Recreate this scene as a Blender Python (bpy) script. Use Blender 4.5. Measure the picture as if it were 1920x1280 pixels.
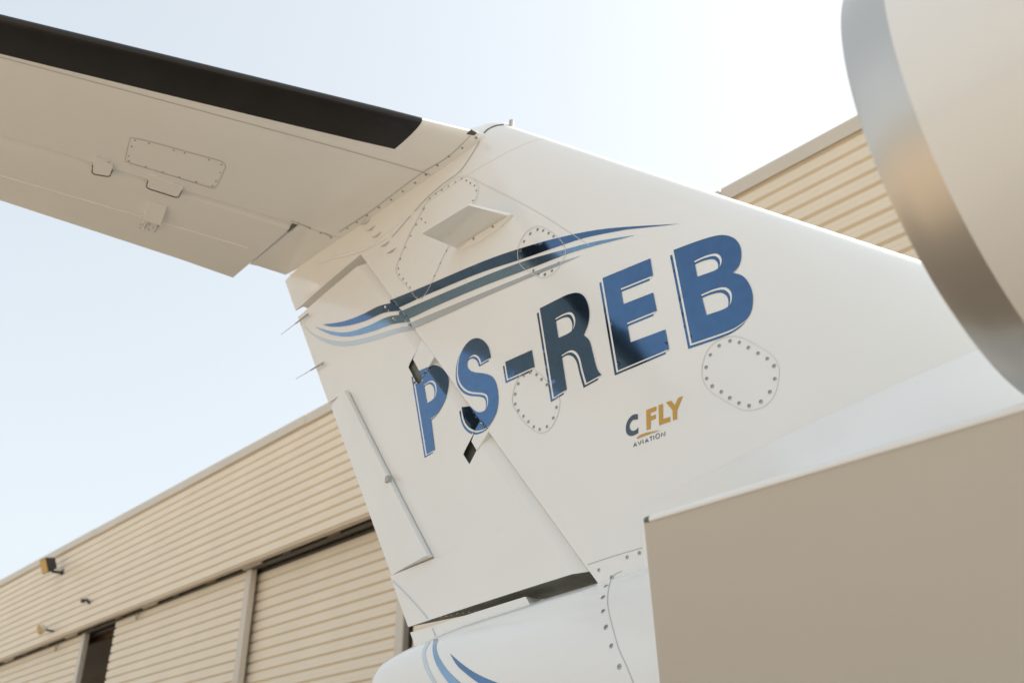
import bpy, bmesh, math, random
from mathutils import Vector, Matrix
from mathutils.bvhtree import BVHTree
from mathutils.geometry import delaunay_2d_cdt
random.seed(7)
for o in list(bpy.data.objects): bpy.data.objects.remove(o)
S = bpy.context.scene
COL = S.collection

# ------------------------------------------------------------------ camera
# world: X = aircraft nose, Y = port (towards the hangar), Z up
FPX = 1867.0; PITCH = math.atan(995/1867.0); YAW = math.radians(42.96)
EYE = Vector((0, -2.0, 1.4))
HD = Vector((-math.cos(YAW), math.sin(YAW), 0)); RT = Vector((math.sin(YAW), math.cos(YAW), 0))
FW = HD*math.cos(PITCH) + Vector((0, 0, math.sin(PITCH))); UP = RT.cross(FW)
cam = bpy.data.cameras.new('camera'); co = bpy.data.objects.new('camera', cam); COL.objects.link(co)
cam.sensor_width = 36; cam.lens = FPX/1920*36; cam.clip_start = 0.05; cam.clip_end = 2000
M3 = Matrix((RT, UP, -FW)).transposed()
co.matrix_world = Matrix.Translation(EYE) @ M3.to_4x4()
cam.dof.use_dof = True; cam.dof.focus_distance = 2.75; cam.dof.aperture_fstop = 4.5
S.camera = co

# ------------------------------------------------------------------ sky, sun, exposure
SUN_EL = math.radians(38); SUN_DIR = Vector((0.53, 0.848, 0)).normalized()
w = bpy.data.worlds.new('World'); S.world = w; w.use_nodes = True
nt = w.node_tree; nt.nodes.clear()
out = nt.nodes.new('ShaderNodeOutputWorld'); bg = nt.nodes.new('ShaderNodeBackground')
sky = nt.nodes.new('ShaderNodeTexSky'); sky.sky_type = 'NISHITA'; sky.sun_disc = False
sky.sun_elevation = SUN_EL; sky.sun_rotation = math.atan2(SUN_DIR.x, SUN_DIR.y)
sky.air_density = 1.0; sky.dust_density = 6.0; sky.ozone_density = 1.0
hs = nt.nodes.new('ShaderNodeHueSaturation'); hs.inputs['Saturation'].default_value = 0.55
nt.links.new(sky.outputs[0], hs.inputs['Color']); tint = nt.nodes.new('ShaderNodeMix'); tint.data_type = 'RGBA'; tint.blend_type = 'MULTIPLY'; tint.inputs[0].default_value = 1
tint.inputs[7].default_value = (1.70, 1.77, 1.76, 1)
gm = nt.nodes.new('ShaderNodeGamma'); gm.inputs[1].default_value = .45      # haze evens the sky out
nt.links.new(hs.outputs[0], gm.inputs[0]); nt.links.new(gm.outputs[0], tint.inputs[6]); nt.links.new(tint.outputs[2], bg.inputs[0])
bg.inputs[1].default_value = 0.15
nt.links.new(bg.outputs[0], out.inputs[0])
sl = bpy.data.lights.new('sun', 'SUN'); sl.energy = 4.0; sl.angle = math.radians(0.5); sl.color = (1, .91, .77)
so = bpy.data.objects.new('sun', sl); COL.objects.link(so)
sd = Vector((SUN_DIR.x*math.cos(SUN_EL), SUN_DIR.y*math.cos(SUN_EL), math.sin(SUN_EL)))
so.rotation_euler = sd.to_track_quat('Z', 'Y').to_euler(); so.location = (0, 30, 40)
S.view_settings.view_transform = 'Standard'; S.view_settings.look = 'None'
S.view_settings.exposure = 1.2; S.view_settings.gamma = 1

# ------------------------------------------------------------------ materials
def new_mat(name):
    m = bpy.data.materials.new(name); m.use_nodes = True
    return m, m.node_tree, m.node_tree.nodes['Principled BSDF']
def paint(name, col, rough=.25, metal=0., vary=.03, vscale=3., bump=0., bscale=4., coat=0., spec=.5, fine=0.):
    m, t, p = new_mat(name)
    p.inputs['Roughness'].default_value = rough; p.inputs['Metallic'].default_value = metal
    p.inputs['Coat Weight'].default_value = coat; p.inputs['Coat Roughness'].default_value = .04
    p.inputs['Specular IOR Level'].default_value = spec
    tc = t.nodes.new('ShaderNodeTexCoord')
    n = t.nodes.new('ShaderNodeTexNoise'); n.inputs['Scale'].default_value = vscale; n.inputs['Detail'].default_value = 6
    t.links.new(tc.outputs['Object'], n.inputs['Vector'])
    r = t.nodes.new('ShaderNodeMapRange'); r.inputs[1].default_value = .3; r.inputs[2].default_value = .7
    r.inputs[3].default_value = 1-vary; r.inputs[4].default_value = 1+vary
    t.links.new(n.outputs[0], r.inputs[0])
    mx = t.nodes.new('ShaderNodeMix'); mx.data_type = 'RGBA'; mx.blend_type = 'MULTIPLY'; mx.inputs[0].default_value = 1
    mx.inputs[6].default_value = (*col, 1); t.links.new(r.outputs[0], mx.inputs[7]); t.links.new(mx.outputs[2], p.inputs['Base Color'])
    if bump or fine:
        b = t.nodes.new('ShaderNodeBump'); b.inputs['Distance'].default_value = 1.0
        n2 = t.nodes.new('ShaderNodeTexNoise'); n2.inputs['Scale'].default_value = bscale if bump else 60; n2.inputs['Detail'].default_value = 1 if bump else 3
        t.links.new(tc.outputs['Object'], n2.inputs['Vector'])
        b.inputs['Strength'].default_value = bump or fine
        t.links.new(n2.outputs[0], b.inputs['Height']); t.links.new(b.outputs[0], p.inputs['Normal'])
    return m
WHITE = paint('white_aircraft_paint', (.835, .84, .825), .15, vary=.015, bump=.004, bscale=5)
BLUE = paint('navy_metallic_paint', (.085, .16, .285), .09, metal=.97, vary=.06, vscale=40, bump=.004, bscale=6)
STEEL = paint('steel_blue_paint', (.20, .32, .45), .12, metal=.85, vary=.05, vscale=40, bump=.004, bscale=6)
SILVER = paint('silver_grey_paint', (.50, .54, .58), .2, metal=.4, vary=.03, vscale=40)
PALE = paint('pale_blue_paint', (.56, .64, .72), .2, metal=.1, vary=.03)
BOOT = paint('black_rubber', (.008, .007, .0075), .27, vary=.4, vscale=9, fine=.015)
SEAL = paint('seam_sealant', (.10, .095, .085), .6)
SEAMG = paint('pale_seam', (.42, .41, .39), .5)
FAINT = paint('faint_seam', (.60, .60, .58), .4)
PRIMER = paint('grey_green_primer', (.13, .14, .12), .45, vary=.3, vscale=14)
METAL = paint('polished_aluminium', (.60, .565, .515), .33, metal=1, vary=.05, vscale=6)
SCREWM = paint('screw_steel', (.45, .44, .42), .3, metal=.7, vary=.2, vscale=80)
DARK = paint('screw_recess', (.07, .07, .065), .6)
GOLD = paint('gold_vinyl', (.56, .33, .055), .3)
NAVYV = paint('charcoal_vinyl', (.06, .09, .14), .25)
CREAM = paint('cream_sheet_metal', (.82, .72, .57), .42, vary=.03, vscale=.7)
FASC = paint('cream_fascia_metal', (.64, .58, .485), .45, vary=.04, vscale=.8)
BROWN = paint('weathered_steel', (.20, .115, .055), .6, vary=.5, vscale=2)
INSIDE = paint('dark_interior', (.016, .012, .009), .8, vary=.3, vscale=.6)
BLACKM = paint('dark_lamp_housing', (.035, .035, .035), .45)
LENS = paint('amber_reflector', (.55, .33, .07), .25, vary=.2, vscale=20)
WIREM = paint('grey_wire', (.28, .24, .18), .5)
CONC = paint('apron_concrete', (.375, .305, .23), .85, vary=.12, vscale=.35, fine=.05)

# ------------------------------------------------------------------ helpers
def ray(px, py): return (RT*(px-960) + UP*(640-py) + FW*FPX).normalized()
def onY(px, py, y=0.):
    d = ray(px, py); return EYE + d*((y-EYE.y)/d.y)
def onPl(px, py, p0, n):
    d = ray(px, py); return EYE + d*((p0-EYE).dot(n)/d.dot(n))
def obj(name, verts, faces, mat, parent=None, smooth=True, mats=None, fmat=None, angle=35):
    me = bpy.data.meshes.new(name); me.from_pydata([tuple(v) for v in verts], [], faces); me.update()
    for m in (mats or [mat]): me.materials.append(m)
    if fmat:
        for p, i in zip(me.polygons, fmat): p.material_index = i
    bm = bmesh.new(); bm.from_mesh(me); bmesh.ops.recalc_face_normals(bm, faces=bm.faces); bm.to_mesh(me); bm.free()
    if smooth:
        me.shade_smooth()
        me.set_sharp_from_angle(angle=math.radians(angle))
    o = bpy.data.objects.new(name, me); COL.objects.link(o)
    if parent is not None:
        o.parent = parent
        if parent.type == 'EMPTY': o.location = -parent.location
    return o
def tag(o, label=None, cat=None, group=None, kind=None):
    if label: o['label'] = label
    if cat: o['category'] = cat
    if group: o['group'] = group
    if kind: o['kind'] = kind
    return o
def empty(name, loc, label, cat, group=None):
    o = bpy.data.objects.new(name, None); COL.objects.link(o); o.location = loc
    return tag(o, label, cat, group)
class MB:
    def __init__(s): s.v = []; s.f = []; s.m = []
    def add(s, vs, fs, mi=0):
        b = len(s.v); s.v += [Vector(v) for v in vs]; s.f += [tuple(i+b for i in f) for f in fs]; s.m += [mi]*len(fs)
        return s
    def box(s, a, b, mi=0):
        (x0, y0, z0), (x1, y1, z1) = a, b
        return s.add([(x0,y0,z0),(x1,y0,z0),(x1,y1,z0),(x0,y1,z0),(x0,y0,z1),(x1,y0,z1),(x1,y1,z1),(x0,y1,z1)],
                     [(0,3,2,1),(4,5,6,7),(0,1,5,4),(1,2,6,5),(2,3,7,6),(3,0,4,7)], mi)
    def hexa(s, q, mi=0):   # 8 corners: bottom loop 4, top loop 4
        return s.add(q, [(0,3,2,1),(4,5,6,7),(0,1,5,4),(1,2,6,5),(2,3,7,6),(3,0,4,7)], mi)
    def tube(s, pts, r, n=8, mi=0):
        pts = [Vector(p) for p in pts]; rs = r if isinstance(r, (list, tuple)) else [r]*len(pts)
        vs = []; fs = []
        for i, p in enumerate(pts):
            d = (pts[min(i+1, len(pts)-1)] - pts[max(i-1, 0)]).normalized()
            a = d.orthogonal().normalized() if i == 0 else (a - d*a.dot(d)).normalized()
            b = d.cross(a)
            vs += [p + (a*math.cos(2*math.pi*k/n) + b*math.sin(2*math.pi*k/n))*rs[i] for k in range(n)]
        for i in range(len(pts)-1):
            for k in range(n): fs.append((i*n+k, i*n+(k+1) % n, (i+1)*n+(k+1) % n, (i+1)*n+k))
        fs += [tuple(range(n-1, -1, -1)), tuple(range((len(pts)-1)*n, len(pts)*n))]
        return s.add(vs, fs, mi)
    def loft(s, rows, close=True, caps=True, mi=0, capm=None):
        n = len(rows[0]); vs = [v for r in rows for v in r]; fs = []
        for i in range(len(rows)-1):
            for k in range(n if close else n-1):
                fs.append((i*n+k, i*n+(k+1) % n, (i+1)*n+(k+1) % n, (i+1)*n+k))
        s.add(vs, fs, mi)
        if caps:
            b = len(s.v)-len(vs)
            s.f += [tuple(range(b+n-1, b-1, -1)), tuple(range(b+(len(rows)-1)*n, b+len(rows)*n))]
            s.m += [mi if capm is None else capm]*2
        return s
    def build(s, name, mat, parent=None, mats=None, **k):
        return obj(name, s.v, s.f, mat, parent, mats=mats, fmat=s.m if mats else None, **k)
def smooth_loop(pts, sub=5, closed=True):
    """pts: (x, y) smooth or (x, y, 1) corner -> Catmull-Rom polyline in pixels"""
    n = len(pts); res = []
    for i in range(n if closed else n-1):
        p1 = pts[i]; p2 = pts[(i+1) % n]
        c1 = len(p1) > 2; c2 = len(p2) > 2
        p0 = p1 if (c1 or (not closed and i == 0)) else pts[(i-1) % n]
        p3 = p2 if (c2 or (not closed and i == n-2)) else pts[(i+2) % n]
        k = sub
        if c1 and c2: res += [(p1[0]+(p2[0]-p1[0])*t/sub, p1[1]+(p2[1]-p1[1])*t/sub) for t in range(sub)]; continue
        for t in range(k):
            u = t/k
            f = lambda a: .5*((2*p1[a]) + (-p0[a]+p2[a])*u + (2*p0[a]-5*p1[a]+4*p2[a]-p3[a])*u*u + (-p0[a]+3*p1[a]-3*p2[a]+p3[a])*u**3)
            res.append((f(0), f(1)))
    if not closed: res.append(tuple(pts[-1][:2]))
    return res
def zm(pts, x0, y0, sc): return [(x0+p[0]/sc, y0+p[1]/sc, *p[2:]) for p in pts]
def inside(p, loops):
    c = False
    for L in loops:
        j = len(L)-1
        for i in range(len(L)):
            if (L[i][1] > p[1]) != (L[j][1] > p[1]) and p[0] < (L[j][0]-L[i][0])*(p[1]-L[i][1])/(L[j][1]-L[i][1])+L[i][0]: c = not c
            j = i
    return c
class Target:
    """surfaces that paint, seams and screws are laid on"""
    def __init__(s, objs):
        v = []; f = []; s.own = []; s.skip = []
        for k, o in enumerate(objs):
            b = len(v); v += [x.co.copy() for x in o.data.vertices]
            for p in o.data.polygons: f.append(tuple(i+b for i in p.vertices)); s.own.append(k)
        s.t = BVHTree.FromPolygons(v, f)
    def hit(s, px, py):
        d = ray(px, py); h = s.t.ray_cast(EYE, d)
        if h[0] is None: return None
        n = h[1] if h[1].dot(d) < 0 else -h[1]
        return h[0], n, s.own[h[2]]
def decal(name, loops, target, off, mat, parent, grid=6.0):
    vs = []; es = []
    for L in loops:
        b = len(vs); D = []
        for i in range(len(L)):
            a = L[i]; c = L[(i+1) % len(L)]; k = max(1, math.ceil(math.hypot(c[0]-a[0], c[1]-a[1])/grid))
            D += [(a[0]+(c[0]-a[0])*t/k, a[1]+(c[1]-a[1])*t/k) for t in range(k)]
        vs += [Vector(p) for p in D]; es += [(b+i, b+(i+1) % len(D)) for i in range(len(D))]
    xs = [v.x for v in vs]; ys = [v.y for v in vs]
    y = min(ys)
    while y < max(ys):
        x = min(xs)
        while x < max(xs):
            if inside((x, y), loops) and min((v.x-x)**2+(v.y-y)**2 for v in vs) > (grid*.5)**2: vs.append(Vector((x, y)))
            x += grid
        y += grid
    V, _, F, *_r = delaunay_2d_cdt(vs, es, [], 0, 1e-4)
    H = [target.hit(v.x, v.y) for v in V]
    V = [Vector((v.x, v.y)) for v in V]; fs = []; mid = {}
    def midpoint(i, j):
        k = (min(i, j), max(i, j))
        if k not in mid:
            V.append((V[i]+V[j])/2); H.append(target.hit(V[-1].x, V[-1].y)); mid[k] = len(V)-1
        return mid[k]
    def put(f, depth):
        hh = [H[i] for i in f]; ok = all(hh) and len({h[2] for h in hh}) == 1
        if ok:
            dd = [(h[0]-EYE).length for h in hh]; ok = max(dd)-min(dd) <= .012*grid
        if ok:
            c_ = (sum(V[i].x for i in f)/3, sum(V[i].y for i in f)/3)
            if target.skip and hh[0][2] == 2 and any(inside(c_, [q]) for q in target.skip):
                if depth >= 3 or all(any(inside(V[i], [q]) for q in target.skip) for i in f): return
                ok = False
        if ok: fs.append(f); return
        if depth == 3 and all(hh):
            dd = [(h[0]-EYE).length for h in hh]
            if max(dd)-min(dd) < .012: fs.append(f)
            return
        if depth < 3 and any(hh):
            a, b, c = f; ab, bc, ca = midpoint(a, b), midpoint(b, c), midpoint(c, a)
            for g in ((a, ab, ca), (ab, b, bc), (ca, bc, c), (ab, bc, ca)): put(g, depth+1)
    for f in F:
        c = (sum(V[i].x for i in f)/3, sum(V[i].y for i in f)/3)
        if inside(c, loops): put(tuple(f), 0)
    used = sorted({i for f in fs for i in f}); ix = {u: k for k, u in enumerate(used)}
    return obj(name, [H[u][0]+H[u][1]*off for u in used], [tuple(ix[i] for i in f) for f in fs], mat, parent, angle=60)
def seam(name, pts, target, width, mat, parent, off=.0012, closed=False, sub=4, gap=.06):
    P = smooth_loop(pts, sub, closed)
    if closed: P.append(P[0])
    mb = MB(); last = None
    for i, p in enumerate(P):
        h = target.hit(*p)
        a = P[max(i-1, 0)]; b = P[min(i+1, len(P)-1)]
        tx, ty = b[0]-a[0], b[1]-a[1]; l = math.hypot(tx, ty) or 1; tx /= l; ty /= l
        h1 = target.hit(p[0]-ty*width/2, p[1]+tx*width/2); h2 = target.hit(p[0]+ty*width/2, p[1]-tx*width/2)
        if not (h and h1 and h2) or len({h[2], h1[2], h2[2]}) > 1: last = None; continue
        q = (h1[0]+h1[1]*off, h2[0]+h2[1]*off, h[2])
        if last and last[2] == q[2] and (last[0]-q[0]).length < gap*4: mb.add([last[0], last[1], q[1], q[0]], [(0, 1, 2, 3)])
        last = q
    return mb.build(name, mat, parent)
SCREW_ME = {}
def screw(p, n, r, parent, name='screw'):
    k = round(r, 5)
    if k not in SCREW_ME:
        mb = MB(); N = 12
        ring = lambda rr, z: [(rr*math.cos(2*math.pi*i/N), rr*math.sin(2*math.pi*i/N), z) for i in range(N)]
        mb.loft([ring(r, -.0005), ring(r*.95, .0009), ring(r*.72, .0009)], caps=False, mi=0)
        mb.loft([ring(r*.72, .0009), ring(r*.62, .0003)], caps=False, mi=1)
        mb.add(ring(r*.62, .0003), [tuple(range(N))], 0)
        mb.add(ring(r*.26, .0007), [tuple(range(N))], 1)
        o = mb.build('screw', None, None, mats=[SCREWM, DARK], angle=50); SCREW_ME[k] = o.data; bpy.data.objects.remove(o)
    o = bpy.data.objects.new(name, SCREW_ME[k]); COL.objects.link(o)
    o.parent = parent
    base = parent.location if parent.type == 'EMPTY' else Vector()
    o.matrix_local = Matrix.Translation(p-base) @ n.to_track_quat('Z', 'Y').to_matrix().to_4x4()
    return o
def screws(pts, target, parent, r=.0065):
    for p in pts:
        h = target.hit(p[0], p[1])
        if h: screw(h[0]+h[1]*.0006, h[1], r*random.uniform(.9, 1.08), parent)
def lerp(a, b, t): return a+(b-a)*t

# ------------------------------------------------------------------ ground
tag(obj('ground', [(-400,-400,0),(400,-400,0),(400,400,0),(-400,400,0)], [(0,1,2,3)], CONC, smooth=False), kind='structure')

# ------------------------------------------------------------------ hangar
HY = 10.0; Z0 = 8.27; PT = .25; ZTOP = 11.60; ZF = 11.33
hangar = empty('hangar', (-30, HY, 0), 'long cream hangar clad in ribbed sheet metal with sliding doors', 'hangar')
def sheet_profile(rows):
    pr = []
    for k in range(rows):
        b = k*PT
        pr += [(0, b), (0, b+.028), (-.058, b+.060), (-.060, b+.118), (-.056, b+.128), (-.056, b+.146), (-.060, b+.156), (-.058, b+.240)]
    pr.append((0, rows*PT))
    return pr
def sheet_mesh(length, rows, ext=.02):
    pr = sheet_profile(rows); mb = MB()
    n = len(pr); vs = [(x, y, z) for x in (0, length) for y, z in pr]
    vs2 = [(x, y+.004, z) for x in (0, length) for y, z in pr]
    mb.add(vs, [(i, i+1, n+i+1, n+i) for i in range(n-1)])
    mb.add(vs2, [(i, n+i, n+i+1, i+1) for i in range(n-1)])
    mb.add([vs[i] for i in range(n)]+[vs2[i] for i in range(n)], [(i, n+i, n+i+1, i+1) for i in range(n-1)])
    mb.add([vs[n+i] for i in range(n)]+[vs2[n+i] for i in range(n)], [(i, i+1, n+i+1, n+i) for i in range(n-1)])
    return mb
def shared(name, me, loc, parent, rot=None):
    o = bpy.data.objects.new(name, me); COL.objects.link(o); o.parent = parent
    base = parent.location if parent.type == 'EMPTY' else Vector()
    if parent.parent is not None and parent.type != 'EMPTY': base = Vector()
    o.location = Vector(loc)-base
    if rot: o.rotation_euler = rot
    return o
so_ = sheet_mesh(6.02, 4).build('cladding_sheet', CREAM, None, smooth=False); wall_me = so_.data; bpy.data.objects.remove(so_)
so_ = sheet_mesh(6.02, 1).build('cladding_sheet', CREAM, None, smooth=False); top_me = so_.data; bpy.data.objects.remove(so_)
wx0 = -84.0
for c in range(17):
    for r in range(4):
        jog = [0, 2.3, 4.1, 1.2][r]; wm = wall_me if r < 3 else top_me
        rr = shared('cladding_sheet', wm, (wx0+c*6+jog, HY+.002*((c+r) % 2)+random.uniform(-.002, .002), Z0+r*1.0), hangar)
        rr.rotation_euler = (0, random.uniform(-.0006, .0006), 0)
# shell behind the cladding, roof, fascia
mb = MB()
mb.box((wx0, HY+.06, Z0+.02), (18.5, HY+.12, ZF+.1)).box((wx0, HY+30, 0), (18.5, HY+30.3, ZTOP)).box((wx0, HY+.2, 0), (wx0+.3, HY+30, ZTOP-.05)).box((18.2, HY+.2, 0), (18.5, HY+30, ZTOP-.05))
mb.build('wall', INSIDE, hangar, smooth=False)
MB().hexa([(wx0-.4, HY-.08, ZTOP-.1), (19, HY-.08, ZTOP-.1), (19, HY+15, ZTOP+1.5), (wx0-.4, HY+15, ZTOP+1.5),
           (wx0-.4, HY-.08, ZTOP-.02), (19, HY-.08, ZTOP-.02), (19, HY+15, ZTOP+1.6), (wx0-.4, HY+15, ZTOP+1.6)]).hexa(
          [(wx0-.4, HY+15, ZTOP+1.5), (19, HY+15, ZTOP+1.5), (19, HY+30.4, ZTOP-.1), (wx0-.4, HY+30.4, ZTOP-.1),
           (wx0-.4, HY+15, ZTOP+1.6), (19, HY+15, ZTOP+1.6), (19, HY+30.4, ZTOP-.02), (wx0-.4, HY+30.4, ZTOP-.02)]).build('roof', FASC, hangar, smooth=False)
fx = wx0-.4; k = 0
while fx < 19:            # fascia in lengths, each a little out of line
    L = 6.4; dz = random.uniform(-.012, .012); dy = .004*(k % 2)
    MB().box((fx, HY-.105-dy, ZF+dz), (min(fx+L, 19)-.012, HY-.085-dy, ZTOP+dz*.5)).build('fascia_panel', FASC, hangar, smooth=False)
    fx += L; k += 1
# door header: soffit, rails, brackets
MB().box((wx0, HY+.05, Z0-.02), (18.5, HY+.11, Z0+.03)).build('wall_edge_trim', FASC, hangar, smooth=False)
MB().box((wx0, HY+.9, Z0-.12), (18.5, HY+1.0, Z0+1.5)).box((wx0, HY+.12, Z0+.25), (18.5, HY+.9, Z0+.32)).build('header_beam', BROWN, hangar, smooth=False)
for y, z, r in ((.30, -.02, .05), (.46, .03, .045), (.62, -.03, .05), (.78, .0, .045)):
    MB().tube([(wx0, HY+y, Z0+z), (18.5, HY+y, Z0+z)], r, 6).build('door_rail', [BROWN, SEAL][int(y*100) % 4 == 2], hangar, smooth=False)
for i in range(52):
    x = wx0+1+i*1.93
    MB().box((x, HY+.14, Z0-.04), (x+[.5, .9, .35][i % 3], HY+.2, Z0+.10)).box((x+.1, HY+.2, Z0+.06), (x+.16, HY+.8, Z0+.12)).build('rail_bracket', [BROWN, FASC, SEAL][i % 3], hangar, smooth=False)
def door(x0, x1, y, ztop, lab=None):
    d = MB()
    d.box((x1, y-.06, .05), (x1+.26, y+.10, ztop+.01))
    d.box((x0-.02, y+.03, .05), (x1, y+.07, ztop-.01))
    frame = d.build('door', FASC, hangar, smooth=False)
    so = sheet_mesh(x1-x0, 4).build('cladding_sheet', CREAM, None, smooth=False); me = so.data; bpy.data.objects.remove(so)
    z = ztop-1.0
    while z > -.2:
        shared('cladding_sheet', me, (x0+random.uniform(-.01, .01), y+.028+random.uniform(-.002, .002), max(z, .06)), frame); z -= 1.0
    zz = ztop-.25
    tk = MB()
    while zz > .4: tk.box((x1-.03, y-.035, zz), (x1-.001, y-.0, zz+.035)); zz -= .25
    tk.build('edge_clip', SEAL, frame, smooth=False)
    MB().box((x1+.262, y-.05, .05), (x1+.28, y+.09, ztop)).build('edge_frame', FASC, frame, smooth=False)
YD1 = HY+.32; YD2 = HY+.86
xd2 = onY(466, 1068, YD1).x; zd2 = onY(466, 1068, YD1).z
xd2l = onY(222, 1150, YD1).x; xd1 = onY(158, 1184, YD1).x; xd3 = onY(746, 1160, YD2-.3).x
zd3 = onY(590, 1034, YD2).z
door(xd2l, xd2, YD1, zd2-.02)
door(xd1-9, xd1, YD1, zd2-.02)
door(xd2-1.5, xd3, YD2-.3, zd2-.10)
door(xd3+.9, xd3+9.5, YD1, zd2-.02)
door(xd3+9.9, xd3+19, YD2-.3, zd2-.10)
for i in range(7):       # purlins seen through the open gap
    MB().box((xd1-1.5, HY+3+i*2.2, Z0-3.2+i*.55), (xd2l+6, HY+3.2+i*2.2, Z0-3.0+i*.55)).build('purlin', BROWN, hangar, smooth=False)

# ------------------------------------------------------------------ fittings on the hangar wall
fl = onY(118, 1068, HY-.05)
lamp = empty('floodlight', fl, 'dark floodlight with amber face on hangar wall under the fascia', 'floodlight')
def oriented(name, mb, mat, par, at, rx, rz, mats=None):
    R = Matrix.Rotation(rz, 3, 'Z') @ Matrix.Rotation(rx, 3, 'X')
    mb.v = [R @ v + at for v in mb.v]
    return mb.build(name, mat, par, mats=mats, smooth=False)
hc = fl+Vector((-.15, -.55, .08))
m = MB(); m.hexa([(-.24,-.05,-.26),(.24,-.05,-.26),(.18,.28,-.19),(-.18,.28,-.19),(-.24,-.05,.26),(.24,-.05,.26),(.18,.28,.19),(-.18,.28,.19)])
oriented('lamp_housing', m, BLACKM, lamp, hc, math.radians(24), math.radians(4))
m = MB(); m.box((-.215,-.075,-.235), (.215,-.055,.235)); oriented('lamp_lens', m, LENS, lamp, hc, math.radians(24), math.radians(4))
MB().tube([hc+Vector((.1, .1, -.1)), fl+Vector((-.05, -.3, -.1)), fl+Vector((0, .1, -.08))], .05).box(fl+Vector((-.12, -.02, -.16)), fl+Vector((.12, .06, .02))).build('lamp_bracket', BLACKM, lamp)
fl2 = onY(100, 1183, HY-.05)
l2 = empty('spotlight', fl2, 'small pale round spotlight low on the hangar wall by the door rail', 'spotlight')
c2 = fl2+Vector((-.15, -.32, .06))
m = MB(); rg = lambda r, y: [(r*math.cos(k*math.pi/6), y, r*math.sin(k*math.pi/6)) for k in range(12)]
m.loft([rg(.17, -.1), rg(.16, 0), rg(.06, .16)]); oriented('lamp_housing', m, FASC, l2, c2, math.radians(20), math.radians(0))
m = MB(); m.loft([rg(.15, -.125), rg(.155, -.104)]); oriented('lamp_lens', m, LENS, l2, c2, math.radians(20), math.radians(0))
MB().tube([c2, fl2+Vector((0, .1, 0))], .035).build('lamp_bracket', BLACKM, l2)
b3 = onY(168, 1127, HY-.04)
tag(MB().tube([b3+Vector((-.14, -.16, .02)), b3+Vector((0, -.1, .05)), b3+Vector((.1, -.08, -.04)), b3+Vector((.1, .06, -.1))], .045).box(b3+Vector((-.2, -.22, -.03)), b3+Vector((-.06, -.12, .07))).build('wall_hook', BLACKM), 'small dark metal hook bracket in middle of hangar wall', 'bracket')
for (px, py), lb in (((262, 1138), 'thin wire loop hanging at top of the wider hangar door'), ((110, 1200), 'thin wire loop hanging at top of the leftmost hangar door')):
    p = onY(px, py, YD1-.07)
    tag(MB().tube([p+Vector((-.09, 0, .12)), p+Vector((-.11, -.02, -.15)), p+Vector((-.07, -.03, -.33)), p+Vector((.02, -.03, -.37)), p+Vector((.1, -.02, -.2)), p+Vector((.12, 0, .12))], .014, 6).build('wire_loop', WIREM), lb, 'wire loop', 'wire loops on the hangar doors')

# ================================================================== AIRPLANE
plane = empty('airplane', (-1.2, 0, 0), 'white business jet with T-tail lettered PS-REB in blue parked before hangar', 'airplane')
# --- fin section: one symmetric aerofoil carries fin and rudder
LE0 = Vector((-2.163, 3.895)); LE1 = Vector((-.58, 2.464)); TE0 = Vector((-3.619, 3.698)); TE1 = Vector((-2.645, 2.11))
def xLE(z): return lerp(LE0.x, LE1.x, (z-LE0.y)/(LE1.y-LE0.y))
def xTE(z): return lerp(TE0.x, TE1.x, (z-TE0.y)/(TE1.y-TE0.y))
HC = .643
def naca(c, t=.098):
    c = min(max(c, 0), 1)
    return 5*t*(.2969*math.sqrt(c)-.126*c-.3516*c*c+.2843*c**3-.1036*c**4)
def fin_h(c, z): return naca(c)*(xLE(z)-xTE(z))
def cx(x, z): return (xLE(z)-x)/(xLE(z)-xTE(z))
def fp(c, z, s, d=0.): return Vector((lerp(xLE(z), xTE(z), c), s*max(fin_h(c, z)-d, .0015), z))
def fin_sec(z, c1, n=34):
    cs = [c1*(1-math.cos(math.pi/2*i/n)) if False else c1*(i/n)**1.8 for i in range(n+1)]
    return [fp(c, z, -1) for c in reversed(cs[1:])] + [fp(0, z, 0)*1.0] + [fp(c, z, 1) for c in cs[1:]]
ZR1 = 3.655; ZR0 = 2.105; ZC = 3.70; ZT = 3.925
rows = [fin_sec(lerp(1.9, ZC, i/44), HC) for i in range(45)]
fin = MB().loft(rows, close=True, caps=True).build('fin', WHITE, plane)
rows = []
for i in range(15):
    z = lerp(ZC+.0015, ZT, i/14); k_ = 1
    r = fin_sec(z, 1.0, 44); xm = (xLE(z)+xTE(z))/2
    rows.append([Vector((lerp(xm, v.x, 1-.035*(1-k_)), v.y*k_, v.z)) for v in r])
cap = MB().loft(rows).build('fin_top_fairing', WHITE, plane)
# --- rudder with a set-back nose and a notch for its tab
pT = onY(650, 742, -.05); pB = onY(807, 1046, -.05)
ztt = onY(613, 757, 0).z; ztb = onY(733, 1079, 0).z
def ctab(z): return lerp(cx(pT.x, pT.z), cx(pB.x, pB.z), (z-pT.z)/(pB.z-pT.z))
NOSE = .062
def rud_y(c, z):
    d = (c-HC)*(xLE(z)-xTE(z))
    dip = .024*(1-d/NOSE) if d < NOSE else 0
    if d < .012: dip += .012*(1-d/.012)
    return dip
def rud_sec(z, c1, n=26):
    C = xLE(z)-xTE(z); c0 = HC+.006/C
    cs = [c0, c0+.004/C, c0+.010/C, c0+.02/C, HC+.04/C, HC+NOSE*.97/C, HC+NOSE*1.03/C] + [lerp(HC+NOSE*1.2/C, c1, (i+1)/n) for i in range(n)]
    return [fp(c, z, -1, rud_y(c, z)) for c in reversed(cs)] + [fp(c, z, 1, rud_y(c, z)) for c in cs]
zs = [lerp(ZR0, ztb, i/6) for i in range(7)]; secs = [(z, 1.0) for z in zs]
secs += [(lerp(ztb+.0004, ztt-.0004, i/24), None) for i in range(25)]
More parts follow.
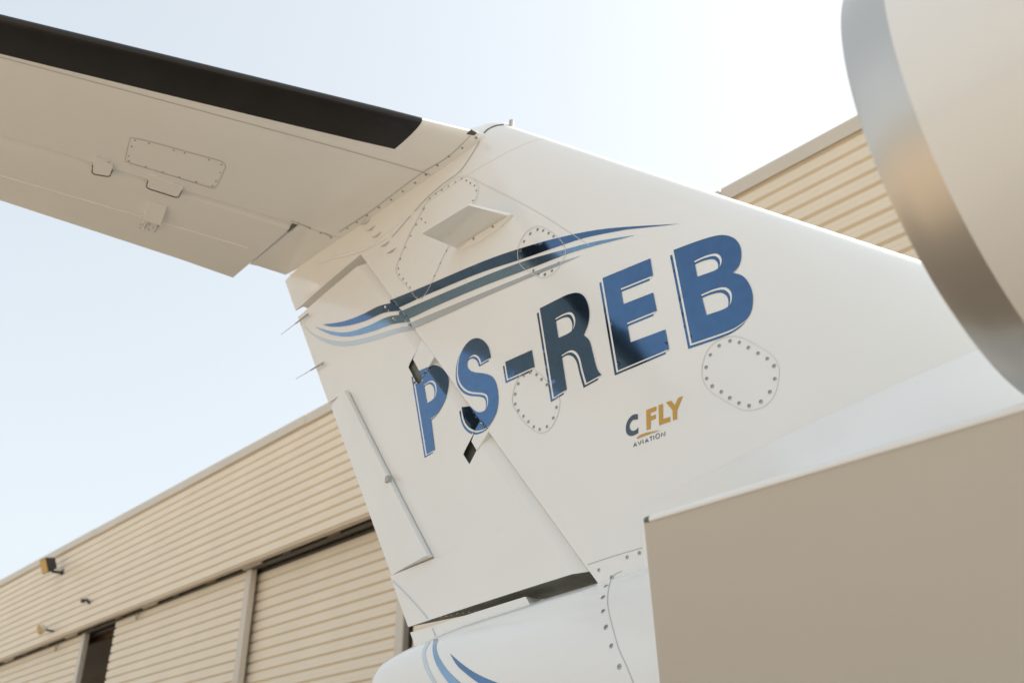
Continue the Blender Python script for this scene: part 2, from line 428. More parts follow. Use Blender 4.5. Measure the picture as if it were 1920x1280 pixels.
secs += [(lerp(ztt, ZR1, i/12), 1.0) for i in range(13)]
rows = [rud_sec(z, ctab(z) if c is None else c) for z, c in secs]
m = MB().loft(rows, caps=False)
n = len(rows[0]); b = (len(rows)-1)*n
m.f += [tuple(range(n-1, -1, -1)), tuple(range(b, b+n))]; m.m += [1, 0]
rudder = m.build('rudder', WHITE, plane, mats=[WHITE, PRIMER], angle=14)
# openings in the rudder for the hinge brackets
H5 = lambda pts: zm(pts, 740, 620, 4.923)
cuts = [H5([(215,162),(168,262),(262,430),(225,497),(196,470),(128,338),(140,300)]), H5([(366,236),(318,322),(345,300),(392,272)]),
        H5([(742,922),(708,1020),(757,1102),(690,1230),(634,1140),(645,1110)]), H5([(866,925),(806,1030),(850,990),(894,965)])]
def cutter(poly, y0, y1):
    n = len(poly); vs = []
    for y in (y0, y1): vs += [onY(p[0], p[1], -.075) + ray(*p[:2])*t for p in poly for t in [y]]
    return MB().add(vs, [tuple(range(n-1, -1, -1)), tuple(range(n, 2*n))] + [(i, (i+1) % n, n+(i+1) % n, n+i) for i in range(n)]).build('cutter', PRIMER, None, smooth=False)
cu = [cutter(p, -.06, .055) for p in cuts]
for c in cu:
    md = rudder.modifiers.new('cut', 'BOOLEAN'); md.object = c; md.operation = 'DIFFERENCE'; md.solver = 'EXACT'
    try: md.material_mode = 'TRANSFER'
    except Exception: pass
dg = bpy.context.evaluated_depsgraph_get(); me = bpy.data.meshes.new_from_object(rudder.evaluated_get(dg))
rudder.modifiers.clear(); rudder.data = me
bm = bmesh.new(); bm.from_mesh(me); bmesh.ops.triangulate(bm, faces=bm.faces); bm.to_mesh(me); bm.free(); me.shade_smooth(); me.set_sharp_from_angle(angle=math.radians(14))
for c in cu: bpy.data.objects.remove(c)
# hinge fairings on the fin that reach over the rudder
TG0 = Target([fin, rudder])
def plate(name, poly, t=.003):
    pts = []
    for p in poly:
        q = onY(p[0], p[1], -.075)
        for _ in range(6): q = onY(p[0], p[1], -(fin_h(cx(q.x, q.z), q.z)+t))
        pts.append(q)
    n = len(pts); bk = [p+Vector((0, .03, 0)) for p in pts]
    return MB().add(pts+bk, [tuple(range(n)), tuple(range(2*n-1, n-1, -1))] + [(i, n+i, n+(i+1) % n, (i+1) % n) for i in range(n)]).build(name, WHITE, plane, smooth=False)
hp1 = plate('hinge_fairing', H5([(252,85),(215,165),(170,262),(258,430),(318,325),(366,240),(300,150)]))
hp2 = plate('hinge_fairing', H5([(797,826),(742,925),(712,1020),(757,1100),(806,1030),(866,928)]))
for (px, py) in ((775, 702), (880, 848)):
    q = onY(px, py, .0); MB().box(q+Vector((-.02, 0, -.010)), q+Vector((.06, .03, .010))).tube([q+Vector((-.01, -.004, -.02)), q+Vector((-.01, -.004, .02))], .008).build('hinge_bracket', PRIMER, plane, smooth=False)
# trim tab of the rudder, stood off at its front edge
m = MB(); rows = []
for i in range(13):
    z = lerp(ztb+.004, ztt-.018, i/12); c = ctab(z); C = xLE(z)-xTE(z); h = fin_h(c, z); x0 = lerp(xLE(z), xTE(z), c)-.004; x1 = xTE(z)
    rows.append([Vector((x0, -(h+.024), z)), Vector((x0-.012, -(h+.026), z)), Vector((lerp(x0, x1, .5), -(h*.55+.012), z)), Vector((x1, .006, z)), Vector((x1, .012, z)), Vector((x0, h*.6, z))])
tab = m.loft(rows).build('trim_tab', WHITE, rudder)
q = onPl(716, 880, rows[6][0], Vector((1, 0, 0)))
a = onY(722, 897, -.062); MB().box(a+Vector((-.006, .004, -.012)), a+Vector((.012, .02, .012))).build('tab_link_plate', SEAMG, rudder, smooth=False)
for a, b in (((527, 627), (577, 589)), ((555, 710), (606, 680))):
    p0 = onY(*b, -.02); p1 = onY(*a, -.004)
    MB().tube([p0, lerp(p0, p1, .45)], [.0045, .003]).tube([lerp(p0, p1, .4), p1], [.0016, .0010]).build('static_wick', SEAMG, rudder)
# --- fuselage tail cone
def fsec(x):
    K = [(-2.80, .004, 1.925, .01), (-2.785, .030, 1.925, .035), (-2.75, .062, 1.922, .066), (-2.68, .095, 1.918, .098), (-2.55, .125, 1.905, .128), (-2.3, .17, 1.875, .185), (-1.9, .26, 1.80, .272), (-1.5, .33, 1.735, .345), (-1.0, .385, 1.69, .42), (-.3, .45, 1.64, .55), (.6, .58, 1.60, .70), (2., .78, 1.55, .79), (3.4, .79, 1.55, .80)]
    for a, b in zip(K, K[1:]):
        if a[0] <= x <= b[0]:
            t = (x-a[0])/(b[0]-a[0]); return [lerp(a[i], b[i], t) for i in (1, 2, 3)]
xs = [-2.80, -2.785, -2.75, -2.715, -2.68, -2.62] + [-2.55+.1*i for i in range(60)]; xs = [x for x in xs if x <= 3.4]
rows = []
def fr(x):
    g = .06; vals = [fsec(min(max(x+d, -2.8), 3.4)) for d in ((-g, -g/2, 0, g/2, g) if x > -2.5 else (0,))]
    return [sum(v[i] for v in vals)/len(vals) for i in range(3)]
for x in xs:
    wv, zc, hv = fr(x)
    rows.append([Vector((x, wv*math.cos(a), zc+hv*math.sin(a))) for a in [2*math.pi*k/64 for k in range(64)]])
fus = MB().loft(rows).build('fuselage', WHITE, plane)
# fixed stub below the rudder
rows = []
for i in range(5):
    z = lerp(1.98, 2.086, i/4)
    rows.append([fp(c, z, -1, .006) for c in [HC+.115+(1-HC-.115)*k/14 for k in range(14, -1, -1)]] + [fp(c, z, 1, .006) for c in [HC+.115+(1-HC-.115)*k/14 for k in range(15)]])
stub = MB().loft(rows).build('rudder_stub', WHITE, plane, angle=20)
# dorsal fairing: flares from the fin out to the fuselage
def crease(x): return lerp(2.236, 2.373, (x+1.646)/(1.044))+.0
rows = []
for i in range(30):
    x = -1.56 + i*.09; zc_ = min(crease(x), 2.60)-.03; r = []
    c = cx(x, zc_); y0 = fin_h(c, zc_) if c > 0 else .03
    wv, zq, hv = fr(x)
    for k in range(13):
        t = k/12; z = zc_ - t*(.42); y = y0 + .001 + (.30)*t*min(1, (i/5)**1.3)
        r.append(Vector((x, -y, z)))
    rows.append(r)
dors = MB().loft(rows, close=False, caps=False).loft([[Vector((v.x, -v.y, v.z)) for v in r] for r in rows], close=False, caps=False).build('dorsal_fairing', WHITE, plane)
# --- horizontal stabiliser: tilted reference plane through its lower root line
R0 = Vector((-2.235, -.07, 3.866)); INC = -.066
SN = Vector((-INC, 0, 1)).normalized()
def stz(x): return R0.z + INC*(x-R0.x)
def st(px, py, up=0.): return onPl(px, py, R0+Vector((0, 0, up)), SN)
a, b_ = st(790, 224, .0), st(0, 31, .0)
def lin(a, b): return lambda y: lerp(a.x, b.x, (y-a.y)/(b.y-a.y))
sLE = lin(a, b_); sH = lin(st(527, 409, -.045), st(0, 249, -.035)); sTE = lin(st(432, 513), st(0, 372))
TH = .082
def stab_z(c, y, s):       # c along the whole chord, 0..1
    ch = sLE(y)-sTE(y); x = lerp(sLE(y), sTE(y), c)
    mid = stz(x)
    return mid + s*naca(c, .08)*ch
def sp(c, y, s): return Vector((lerp(sLE(y), sTE(y), c), y, stab_z(c, y, s)))
def sp_side(c, y, s, sd):
    v = sp(c, -abs(y), s); v.y = y; return v
def ch_(y): return (sLE(y)-sH(y))/(sLE(y)-sTE(y))
TIP = 2.75; YI = -.235
def stab_sec(y, c1, n=22):
    cs = [c1*(i/n)**1.7 for i in range(n+1)]; ya = -abs(y)
    return [sp_side(c, y, -1, 0) for c in reversed(cs[1:])] + [sp_side(0, y, 0, 0)] + [sp_side(c, y, 1, 0) for c in cs[1:]]
ys = [-TIP+ (TIP-.235)*i/24 for i in range(25)]
rows = [stab_sec(y, ch_(-abs(y))) for y in ys] + [stab_sec(y, ch_(-abs(y))) for y in (-.12, 0, .12)] + [stab_sec(-y, ch_(-abs(y))) for y in reversed(ys)]
stab = MB().loft(rows).build('horizontal_stabilizer', WHITE, plane)
# fixed inboard trailing part
def fixTE(y): return lerp(1.0, 1.0, 0)*.0 + .965
for sgn in (-1, 1):
    rows = []
    for y in (-.236, -.15, -.08, -.01):
        c0 = ch_(y)+.002; c1 = .885+.0*(y); cs = [lerp(c0, c1, k/10) for k in range(11)]
        rk = .050 if y < -.2 else 0
        sh = lambda c, s: Vector((sp(c, y, s).x, (y+rk*(c-c0)*1.65/.5)*(-1 if sgn > 0 else 1), sp(c, y, s).z))
        rows.append([sh(c, -1) for c in cs] + [sh(c, 1) for c in reversed(cs)])
    fx_ = MB().loft(rows).build('stabilizer_root', WHITE, plane)
    if sgn < 0: fixroot = fx_
# elevators, trailing edge a touch low
elevs = []
for sgn in (-1, 1):
    rows = []
    for i in range(15):
        y = lerp(-TIP, YI-.02, i/14)
        c0 = ch_(y)+.004; ch = sLE(y)-sTE(y); cs = [c0, c0+.006, c0+.016] + [lerp(c0+.035, 1.0, k/14) for k in range(15)]
        hx = lerp(sLE(y), sTE(y), ch_(y)); r = []
        xin = 0
        for c, s in [(c, -1) for c in cs] + [(c, 1) for c in reversed(cs)]:
            v = sp(c, y, s)
            d = (c-c0)*ch
            if d < .06: v.z -= s*.034*(1-d/.06)**1.5
            v.z -= .012*(hx-v.x)
            if c == 1.0: v.z += s*.002
            if i == 14: v.y += .062*max(0, d)/.5
            v.y *= (1 if sgn < 0 else -1)
            r.append(v)
        rows.append(r)
    e = MB().loft(rows).build('elevator', WHITE, plane, angle=25); elevs.append(e)
elev = elevs[0]
gx = sH(-.25); gz = stab_z(ch_(-.25), -.25, -1)
MB().box((gx-.09, -.253, gz+.012), (gx-.006, -.2365, gz+.04)).build('gap_shade_block', PRIMER, stab, smooth=False)  # dark block added in the elevator root gap to stand in for shade
# --- bullet cover above the stabiliser
BP = [(-2.150, 3.880, .004), (-2.165, 3.905, .016), (-2.20, 3.935, .027), (-2.27, 3.973, .042), (-2.38, 4.008, .058), (-2.6, 4.03, .072), (-2.9, 4.03, .07), (-3.1, 4.0, .05), (-3.25, 3.95, .02), (-3.3, 3.90, .004)]
rows = [[Vector((x, w_*math.cos(a), 3.84+(zt_-3.84)*max(0, math.sin(a))**.8 if math.sin(a) > 0 else 3.84)) for a in [math.pi*k/18 for k in range(19)]] for x, zt_, w_ in BP]
MB().loft(rows).build('tail_bullet', WHITE, plane)
q = onY(958, 232, 0)
MB().tube([q+Vector((0, 0, -.03)), q+Vector((.004, 0, .012))], [.010, .009]).tube([q+Vector((-.012, 0, -.02)), q+Vector((-.012, 0, -.012))], .014).build('tail_light', SEAMG, plane)
# --- engine nacelle with polished nozzle ring
NC = Vector((0, -.724, 2.275)); XR = -.40
def nring(x, r, n=96): return [Vector((x, NC.y+r*math.cos(2*math.pi*k/n), NC.z+r*math.sin(2*math.pi*k/n))) for k in range(n)]
nac = MB().loft([nring(XR+.0685, .3535), nring(XR+.15, .366), nring(XR+.3, .384), nring(XR+.5, .398), nring(XR+.8, .405), nring(XR+1.1, .395), nring(XR+1.4, .36), nring(XR+1.5, .33), nring(XR+1.48, .30), nring(XR+1.2, .27)], caps=False).build('engine_nacelle', WHITE, plane)
MB().loft([nring(XR+.07, .3525), nring(XR+.066, .3515), nring(XR+.03, .3445), nring(XR+.004, .3385), nring(XR, .3365), nring(XR+.002, .3335), nring(XR+.06, .335), nring(XR+.4, .30)], caps=False).build('exhaust_ring', METAL, nac, angle=50)
MB().loft([nring(XR+.42, .302), nring(XR+.42, .05), nring(XR+.1, .01)], caps=False).build('exhaust_core', PRIMER, nac)
MB().loft([nring(XR+1.15, .28), nring(XR+1.15, .08), nring(XR+1.3, .01)], caps=False).build('fan_face', PRIMER, nac)
# --- pylon: its underside leans out from the fuselage up to the nacelle
YP = -.85
pc = onY(1200, 970, YP); pb = onY(1238, 1300, -.52)
zt = pc.z; zb = pb.z; x1 = .75
t_ = Vector((0, YP+.52, zt-zb)).normalized(); nn = Vector((0, -t_.z, t_.y))          # along the chordless direction, outward-down normal
if nn.z > 0: nn = -nn
thk = -nn*.045; lo = (Vector((0, -.52, zb))-t_*.12)
sx = (pb.x-pc.x)/(Vector((0, -.52, zb))-Vector((0, YP, zt))).length
m = MB(); e0 = Vector((pc.x, YP, zt))-t_*.010; e1 = Vector((pb.x+sx*.12, lo.y, lo.z))
u0 = Vector((x1, e0.y, e0.z)); u1 = Vector((x1, e1.y, e1.z))
m.hexa([e0, u0, u1, e1, e0+thk*.18, u0+thk*.18, u1+thk*2, e1+thk*2])
panel = m.build('engine_pylon', WHITE, plane, smooth=False)
c0 = Vector((0, YP, zt))-t_*.010+thk*.09
def oval(x, s): return [Vector((x, 0, 0))+c0+t_*(.004*s*math.sin(a))+nn*(.0065*s*math.cos(a)) for a in [2*math.pi*k/16 for k in range(16)]]
MB().loft([oval(pc.x+.012, 1), oval(x1, 1)]).build('edge_trim', WHITE, panel)
MB().loft([oval(pc.x+.001, .8), oval(pc.x+.0115, .97)]).build('trim_end', PRIMER, panel)

# ------------------------------------------------------------------ paint, seams, fasteners on the tail
TG = Target([fin, cap, rudder, hp1, hp2, tab]); TG.skip = cuts
ST = Target([stab, fixroot, elev])
FU = Target([fus, stub])
ALL = Target([fin, cap, rudder, hp1, hp2, tab, fus, stub])
Z2 = lambda p: zm(p, 480, 160, 2.9096); Z3 = lambda p: zm(p, 500, 440, 2.7826); Z4 = lambda p: zm(p, 900, 380, 2.9083)
Z7 = lambda p: zm(p, 700, 1040, 3.5556); Z8 = lambda p: zm(p, 1120, 700, 8.0); Z6 = lambda p: zm(p, 220, 240, 4.571); Z9 = lambda p: zm(p, 1000, 1000, 4.573)
LET = {
 'P': ([H5([(178,392,1),(300,338),(355,320),(405,327),(450,360),(487,405),(502,460),(495,540),(475,622),(440,700),(398,762),(338,810,1),(375,1095,1),(300,1140,1)]),
        H5([(273,497,1),(328,463),(358,462),(382,490),(391,545),(379,605),(345,642),(302,668,1)])], (-4.5, 6.5)),
 'S': ([H5([(892,247,1),(872,160),(837,105),(792,74),(745,70),(700,90),(655,135),(620,195),(598,265),(588,340),(590,415),(612,485),(660,540),(722,565),(800,572),(850,588),(866,632),(860,690),(835,735),(785,752),(740,735),(704,698,1),(620,706,1),(634,790),(660,855),(705,903),(760,922),(822,908),(872,876),(912,820),(946,740),(960,640),(953,540),(930,460),(890,415),(830,395),(750,385),(705,370),(680,345),(672,310),(680,272),(702,240),(738,222),(770,232),(790,258),(803,297,1)])], (-4.5, 7)),
 'dash': ([Z4([(140,868,1),(285,803,1),(300,895,1),(155,960,1)])], (-5, 8)),
 'R': ([Z4([(328,577,1),(420,530),(480,502),(530,492),(566,508),(589,550),(598,605),(591,662),(568,722,1),(598,752),(615,810),(632,880),(645,915),(664,938,1),(583,983,1),(562,910),(546,845),(523,812),(492,806),(447,832,1),(475,1018,1),(405,1060,1)]),
        Z4([(413,632,1),(460,606),(497,598),(516,618),(522,652),(510,690),(480,715),(430,738,1)])], (-6, 9)),
 'E': ([Z4([(670,412,1),(930,305,1),(945,398,1),(769,469,1),(784,554,1),(946,491,1),(966,590,1),(804,656,1),(823,762,1),(1013,692,1),(1033,798,1),(755,915,1)])], (-6.5, 9)),
 'B': ([Z4([(1057,260,1),(1180,214),(1280,184),(1342,180),(1392,200),(1421,242),(1426,300),(1411,350),(1380,384,1),(1432,400),(1467,440),(1488,500),(1486,570),(1466,622),(1425,662),(1350,702),(1157,768,1)]),
        Z4([(1170,320,1),(1230,292),(1285,279),(1312,292),(1320,320),(1310,348),(1280,372),(1187,405,1)]),
        Z4([(1208,502,1),(1280,472),(1335,462),(1366,480),(1376,515),(1366,555),(1330,582),(1237,614,1)])], (-7, 10)),
}
for k, (loops, sh) in LET.items():
    L = [smooth_loop(l, 5) for l in loops]
    mv = lambda f: [[(p[0]+sh[0]*f, p[1]+sh[1]*f) for p in l] for l in L]
    g_ = 3.5 if k in 'PS' else 6.0
    o = decal('registration_letter', L, TG, .0020, BLUE, plane, g_)
    o['label'] = 'blue registration dash' if k == 'dash' else 'blue registration letter '+k
    decal('letter_outline', mv(.45), TG, .0014, WHITE, o, g_)
    decal('letter_shadow', mv(1.0), TG, .0008, BLUE, o, g_)
def two(up, low, conv): return smooth_loop([(*conv([up[0]])[0][:2], 1)] + conv(up[1:-1]) + [(*conv([up[-1]])[0][:2], 1)] + ([(*conv([low[0]])[0][:2], 1)] + conv(low[1:]) if low else []), 5)
I = lambda p: list(p)
decal('stripe', [two([(731,563),(800,535),(900,492.5),(969,468),(1051,445),(1141,428.5),(1275,420)], [(1175,430.5),(1110,443),(1065,456),(982,485),(900,512),(800,553),(742,578)], I)], TG, .001, BLUE, plane)
decal('stripe', [two([(748,585),(800,563),(900,521),(982,490),(1055,469),(1120,452.5),(1192,441)], [(1120,459.5),(1065,476),(1003,500),(900,539),(820,573),(757,601)], I)], TG, .001, STEEL, plane)
decal('stripe', [two([(765,607),(820,584),(900,551),(986,516),(1048,492),(1091,479)], [(1048,498),(1003,516.5),(900,561),(830,593),(772,617)], I)], TG, .001, SILVER, plane)
decal('stripe', [two([(292,468),(400,452),(500,415),(587,372),(668,354)], [(706,397),(612,408),(520,448),(420,475),(340,480)], Z3)], TG, .001, BLUE, plane)
decal('stripe', [two([(248,478),(330,502),(420,508),(530,475),(633,428),(732,415)], [(752,454),(655,468),(550,505),(440,530),(340,522)], Z3)], TG, .001, STEEL, plane)
decal('stripe', [two([(190,465),(250,520),(340,550),(430,555),(560,525),(680,487),(762,474)], [(782,498),(690,512),(560,552),(430,580),(330,570),(240,522)], Z3)], TG, .001, PALE, plane)
# swooshes on the tail cone
decal('stripe', [two([(352,585),(325,650),(338,735),(368,800),(425,900),(470,960)], [(500,960),(455,900),(390,790),(362,720),(350,640),(378,580)], Z7)], ALL, .001, PALE, plane, 5)
decal('stripe', [two([(404,560),(395,620),(410,700),(450,780),(505,853),(590,950)], [(690,940),(587,853),(500,770),(440,680),(420,610),(432,560)], Z7)], ALL, .001, STEEL, plane, 5)
decal('stripe', [two([(512,655),(560,735),(630,798),(700,850),(830,940)], [(1000,915),(835,853),(700,795),(600,730)], Z7)], ALL, .001, BLUE, plane, 5)
seam('stripe', Z7([(130,170),(250,290),(365,425),(400,500),(418,550)]), ALL, 2.6, PALE, plane)
# logo
for nm, pts, mt in (('logo_letter', [(610,608,1),(560,612),(510,640),(465,695),(437,765),(430,830),(440,890),(470,925),(510,937),(560,922),(617,890,1),(617,808,1),(580,845),(545,858),(510,850),(490,815),(490,770),(510,725),(545,695),(612,687,1)], NAVYV),
                    ('logo_letter', [(735,548,1),(888,492,1),(886,557,1),(800,592,1),(803,642,1),(880,613,1),(878,675,1),(803,705,1),(803,828,1),(742,848,1)], GOLD),
                    ('logo_letter', [(920,478,1),(987,453,1),(990,682,1),(1097,648,1),(1097,718,1),(930,777,1)], GOLD),
                    ('logo_letter', [(1032,432,1),(1110,407,1),(1165,478,1),(1215,365,1),(1288,338,1),(1200,545,1),(1200,680,1),(1137,703,1),(1130,548,1)], GOLD),
                    ('logo_swoosh', [(595,980,1),(603,955),(650,920),(740,887),(850,865),(950,850,1),(850,885),(740,925),(650,960)], GOLD)):
    decal(nm, [smooth_loop(Z8(pts), 4)], TG, .001, mt, plane, 3.0)
AV = [[[(548,1102),(572,1030),(592,1090)], [(556,1078),(588,1068)]], [[(610,1018),(638,1072),(662,1000)]], [[(686,990),(689,1053)]], [[(722,1040),(745,970),(768,1025)], [(730,1018),(760,1008)]],
      [[(785,958),(830,940)], [(806,950),(812,1008)]], [[(848,930),(850,992)]], [[(908+29*math.cos(a), 937+38*math.sin(a)-10*math.cos(a)) for a in [2*math.pi*k/12 for k in range(13)]]], [[(968,948),(965,888),(1015,935),(1017,870)]]]
for glyph in AV:
    mb = MB()
    for st_ in glyph:
        o = seam('tmp', [(*p, 1) for p in Z8(st_)], TG, 1.25, NAVYV, None, off=.001, sub=2); b = len(mb.v)
        mb.add([v.co for v in o.data.vertices], [tuple(p.vertices) for p in o.data.polygons]); bpy.data.objects.remove(o)
    mb.build('logo_small_letter', NAVYV, plane)
# access covers: a rim line and a ring of screws
def cover(outline, sc, target=TG, r=.0054, wd=1.0, mat=FAINT, name='access_panel'):
    o = seam(name, outline, target, wd, mat, plane, closed=True); screws(sc, target, o, r); return o
cover(Z4([(310,130),(365,145),(415,180),(455,225),(467,280),(445,330),(410,380),(345,412),(290,390),(225,345),(207,290),(215,230),(250,165)]),
      Z4([(275,170),(315,147),(345,153),(375,167),(402,184),(436,200),(455,228),(452,275),(430,330),(394,372),(355,392),(320,390),(292,371),(264,352),(237,335),(220,305),(222,262),(241,212)]), r=.0055)
cover(Z4([(1365,730),(1440,740),(1580,820),(1625,880),(1632,940),(1610,1040),(1550,1110),(1460,1133),(1390,1110),(1260,1030),(1215,960),(1215,880),(1245,800),(1300,750)]),
      Z4([(1305,780),(1364,754),(1415,762),(1464,790),(1517,821),(1567,850),(1604,890),(1608,960),(1581,1031),(1532,1084),(1468,1107),(1413,1092),(1363,1064),(1316,1031),(1267,1000),(1237,958),(1234,897),(1257,830)]))
cover(Z4([(280,905),(330,935),(390,1000),(432,1060),(435,1110),(420,1170),(380,1235),(330,1255),(280,1230),(230,1180),(185,1110),(178,1060),(195,990),(230,930)]),
      Z4([(240,942),(275,925),(309,937),(336,963),(365,992),(395,1020),(417,1058),(418,1115),(400,1173),(366,1220),(327,1235),(294,1221),(265,1193),(238,1163),(210,1133),(193,1097),(193,1043),(210,987)]))
cover(Z2([(1125,497),(1180,508),(1213,550),(1208,600),(1185,650),(1100,800),(1040,900),(975,1040),(940,1115),(905,1160),(875,1160),(840,1115),(775,1040),(768,990),(800,905),(845,800),(905,690),(940,625),(1020,560),(1075,515)]),
      Z2([(1122,510),(1148,520),(1170,535),(1193,548),(1203,575),(1184,630),(1087,528),(1050,550),(1015,573),(982,593),(948,618),(917,675),(903,730),(926,748),(875,760),(845,822),(816,885),(788,948),(778,1000),(783,1032),(803,1056),(822,1080),(842,1103),(860,1128),(880,1155),(910,1155),(941,1111),(974,1041),(1006,972),(1040,903)]), r=.0042, wd=.8)
cover(Z6([(130,85),(300,122),(600,205),(860,275),(915,300),(927,325),(915,365),(870,465),(845,500),(805,512),(600,450),(300,358),(95,296),(68,272),(78,220),(105,110)]),
      Z6([(153,105),(122,158),(98,239),(101,282),(270,131),(484,190),(576,215),(785,273),(893,312),(881,381),(846,455),(815,495),(677,460),(533,420),(388,376),(242,332)]), ST, .0038, .9, SEAMG)
# fairing seams near the top
seam('panel_seam', [(905,255),(885,290),(862,322),(835,342),(800,372),(770,405),(735,445)], TG, 1.2, SEAMG, plane)
seam('panel_seam', [(862,320),(900,342),(960,372),(1020,405),(1105,460)], TG, 1.0, FAINT, plane)
o = seam('root_seam', Z2([(1170,275),(1050,388),(905,478),(740,600),(600,705),(420,820)]), ST, 1.2, SEAMG, plane)
screws(Z2([(1200,287),(1125,342),(1052,388),(990,437),(927,487),(868,532),(800,577),(737,624),(671,667),(605,709),(550,747),(498,780),(408,830),(353,805),(293,778),(230,750)]), ST, o, .0055)
seam('panel_seam', [(0,107),(300,187),(640,279),(790,322),(805,328)], ST, 1.0, SEAMG, plane)
seam('panel_seam', Z2([(190,737),(300,778),(420,828)]), ST, 1.1, SEAMG, plane)
seam('panel_seam', [(905,253),(915,243),(930,236),(945,234)], TG, 2.2, SEAL, plane)
o = seam('fuselage_seam', Z9([(760,320),(700,350),(662,410),(642,500),(638,590),(655,700),(700,870),(740,1000),(800,1130),(860,1280),(880,1330)]), ALL, 1.1, SEAMG, plane)
screws(Z9([(672,377),(622,450),(598,545),(599,663),(623,800),(669,960),(738,1138)]), ALL, o, .0064)
o = seam('fin_root_seam', [(1102,1058),(1150,1042),(1205,1026)], ALL, 1.0, SEAMG, plane)
screws([(1123,1068), (1176,1044), (1199,1036)], ALL, o, .0055)
screws(Z7([(455,412),(490,408),(525,402),(565,390),(603,386),(645,381),(685,374),(725,369),(762,362),(803,355),(845,347)]), TG, rudder, .006)
# leading-edge boot
def boot(name, y0, y1, ca, cb, e=.0022):
    rows = []
    for i in range(19):
        y = lerp(y0, y1, i/18); n = 12; ends = i in (0, 18)
        c1 = lerp(ca, cb, i/18); cs = [c1*(k/n)**1.8 for k in range(n+1)]
        r = []
        for c, s in [(c, -1) for c in reversed(cs)] + [(c, 1) for c in cs[1:]]:
            v = sp(c, y, s); d = e*(.35 if ends else 1)
            r.append(v + Vector((d*1.2*(1-c/c1), 0, s*d if c > 0 else 0)))
        rows.append(r)
    return MB().loft(rows, close=False, caps=False).build(name, BOOT, stab, angle=60)
pb0 = st(740, 279, -.05); pb1 = st(0, 99, -.04); pe = st(790, 224, .03)
cb = (sLE(pb0.y)-pb0.x)/(sLE(pb0.y)-sTE(pb0.y)); cb2 = (sLE(pb1.y)-pb1.x)/(sLE(pb1.y)-sTE(pb1.y))
print('boot', cb, cb2, pb0, pe)
boot('deicing_boot', -TIP+.05, pb0.y, cb2+(cb2-cb)/(pb1.y-pb0.y)*(-TIP-pb1.y), cb)
# hinge covers across the elevator gap
Z1 = lambda p: zm(p, 0, 0, 2.3703)
def stab_plate(name, poly, dz0, dz1, mat, par, tgt=ST):
    top = []; 
    for p in poly:
        h = tgt.hit(p[0], p[1]); top.append(h[0])
    n = len(top); lo = [v+Vector((0, 0, -dz0)) for v in top]; hi = [v+Vector((0, 0, dz1)) for v in top]
    return MB().add(lo+hi, [tuple(range(n)), tuple(range(2*n-1, n-1, -1))]+[(i, n+i, n+(i+1) % n, (i+1) % n) for i in range(n)]).build(name, mat, par, smooth=False)
for poly in ([(424,700),(415,722),(412,765),(420,772),(480,782),(488,778),(501,742)], [(668,780),(662,798),(653,828),(662,836),(780,874),(792,874),(812,838)]):
    q = [onPl(p[0], p[1], Vector((sH(-.6), -.6, stab_z(ch_(-.6), -.6, -1)-.009)), SN) for p in Z1(poly)]; n = len(q)
    MB().add(q+[v+Vector((0, 0, .012)) for v in q], [tuple(range(n)), tuple(range(2*n-1, n-1, -1))]+[(i, n+i, n+(i+1) % n, (i+1) % n) for i in range(n)]).build('hinge_cover', WHITE, stab, smooth=False)
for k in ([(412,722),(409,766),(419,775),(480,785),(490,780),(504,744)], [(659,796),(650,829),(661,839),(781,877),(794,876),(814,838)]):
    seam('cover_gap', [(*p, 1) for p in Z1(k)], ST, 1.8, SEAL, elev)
# elevator trim tab: a raised hinge bead, a bracket fairing and two links
bead = [ST.hit(p[0], p[1])[0] for p in [(2+i*46.5, 330+i*13.5) for i in range(11)]]
ext = bead[0]+(bead[0]-bead[-1]).normalized()*1.2
MB().tube([bead[0]+Vector((0, 0, .002))] + [b+Vector((0, 0, .002)) for b in bead[1:]], .0075, 8).build('tab_hinge', WHITE, elev)
p = ST.hit(290, 398)[0]
f0 = [ST.hit(*q)[0] for q in ((279, 378), (313, 387), (303, 412), (270, 402))]
MB().hexa([f0[0], f0[1], f0[2], f0[3]] + [f0[0]+Vector((0, 0, -.006)), f0[1]+Vector((0, 0, -.006)), f0[2]+Vector((0, 0, -.030)), f0[3]+Vector((0, 0, -.030))]).build('link_fairing', WHITE, elev, smooth=False)
for (a, b) in (((277, 406), (268, 428)), ((296, 411), (288, 432))):
    A = ST.hit(*a)[0]; B = ST.hit(*b)[0]
    MB().tube([A+Vector((0, 0, -.020)), B+Vector((0, 0, -.004))], .0045, 6).tube([A+Vector((.014, -.012, -.022)), B+Vector((.014, -.012, -.002))], .0035, 6).build('tab_link', WHITE, elev)
for p in ((264,421),(297,424),(263,427),(291,434),(281,420),(279,430)):
    h = ST.hit(*p); screw(h[0]+h[1]*.0006, h[1], .0038, elev)
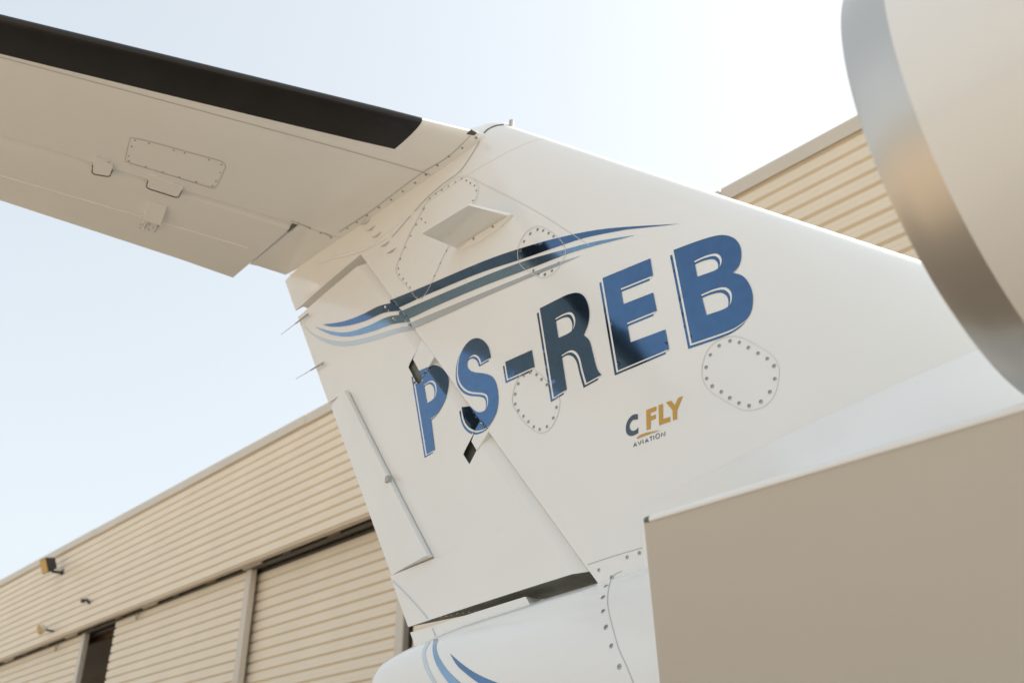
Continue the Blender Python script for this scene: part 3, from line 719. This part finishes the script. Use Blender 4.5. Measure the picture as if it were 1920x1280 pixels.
# rivet rows of the elevator, each a low dome
rv = MB()
for L, n in (((5,262, 195,322), 26), ((20,270, 150,310), 18), ((140,318, 245,358), 14), ((350,372, 470,410), 8), ((60,340, 200,385), 9)):
    for i in range(n):
        h = elev and ST.hit(lerp(L[0], L[2], i/(n-1))+random.uniform(-1, 1), lerp(L[1], L[3], i/(n-1))+random.uniform(-1, 1))
        if h and h[2] == 2:
            P = h[0]; N = h[1]; a = N.orthogonal().normalized(); b = N.cross(a); r = .0024
            rv.loft([[P+(a*math.cos(t)+b*math.sin(t))*r for t in [k*math.pi/3 for k in range(6)]], [P+(a*math.cos(t)+b*math.sin(t))*r*.5+N*.0011 for t in [k*math.pi/3 for k in range(6)]]], caps=True)
o = rv.build('rivets', WHITE, elev); o['kind'] = 'stuff'
for pp in ((447,709),(441,730),(438,752),(485,716),(478,737),(472,765)):
    h = ST.hit(pp[0]/2.3703, pp[1]/2.3703); screw(h[0]+h[1]*.006, h[1], .0028, stab)
# vane on the fin
q0 = TG.hit(860, 466)[0]; q1 = TG.hit(962, 404)[0]
zq = (q0.z+q1.z)/2; hn = Vector((-(q1.z-q0.z), 0, (q1.x-q0.x))).normalized()
o0 = onPl(790, 438, q0, hn); o1 = onPl(879, 385, q0, hn)
up = Vector((0, 0, .016))
vane = MB().hexa([q0+Vector((0, .03, 0)), q1+Vector((0, .03, 0)), o1, o0, q0+Vector((0, .03, 0))+up, q1+Vector((0, .03, 0))+up, o1+up*.4, o0+up*.4]).build('tail_vane', WHITE, plane, smooth=False)
fl_ = [TG.hit(*p) for p in ((858, 470), (895, 456), (935, 430), (964, 405))]
bot = [h[0]+Vector((0, -.001, 0)) for h in fl_]
top_ = [lerp(q0, q1, t)+Vector((0, -.012, -.001)) for t in (0, .35, .72, 1)]
m = MB()
for i in range(3): m.add([bot[i], bot[i+1], top_[i+1], top_[i]], [(0, 1, 2, 3)])
vf = m.build('vane_fillet', WHITE, vane, smooth=False)
for t in (.33, .68):
    p = lerp(lerp(bot[0], bot[3], t), lerp(top_[0], top_[3], t), .5); screw(p+Vector((0, -.004, -.004)), Vector((0, -.7, -.7)), .0045, vane)
# small vortex tabs near the fairing
for (x, y) in ((598,748),(625,783),(657,818),(703,867),(737,903)):
    h = [TG.hit(*zm([(x+dx, y+dy)], 480, 160, 2.9096)[0]) for dx, dy in ((-26, 14), (6, 10), (28, -18))]
    if all(h):
        b = [i[0] for i in h]; N = h[0][1]
        MB().add(b+[b[0]+N*.002, b[1]+N*.012, b[2]+N*.002], [(0,1,2),(3,5,4),(0,3,4,1),(1,4,5,2),(2,5,3,0)]).build('vortex_tab', FAINT, plane, smooth=False)
# rolled lip of the lower fairing edge
lip = [TG.hit(*p) for p in smooth_loop([(592,497),(625,484),(660,475),(695,463),(725,447)], 4, False)]
lip = [h[0]+h[1]*.001 for h in lip if h]
MB().tube(lip, [.002+.006*math.sin(math.pi*i/(len(lip)-1)) for i in range(len(lip))], 8).build('fairing_lip', WHITE, plane)
# torn sealant at the stabiliser root
h = ST.hit(886, 252)
if h:
    p = h[0]; MB().box(p+Vector((-.02, -.02, -.003)), p+Vector((.02, .006, .002))).build('root_sealant', SEAL, plane, smooth=False)
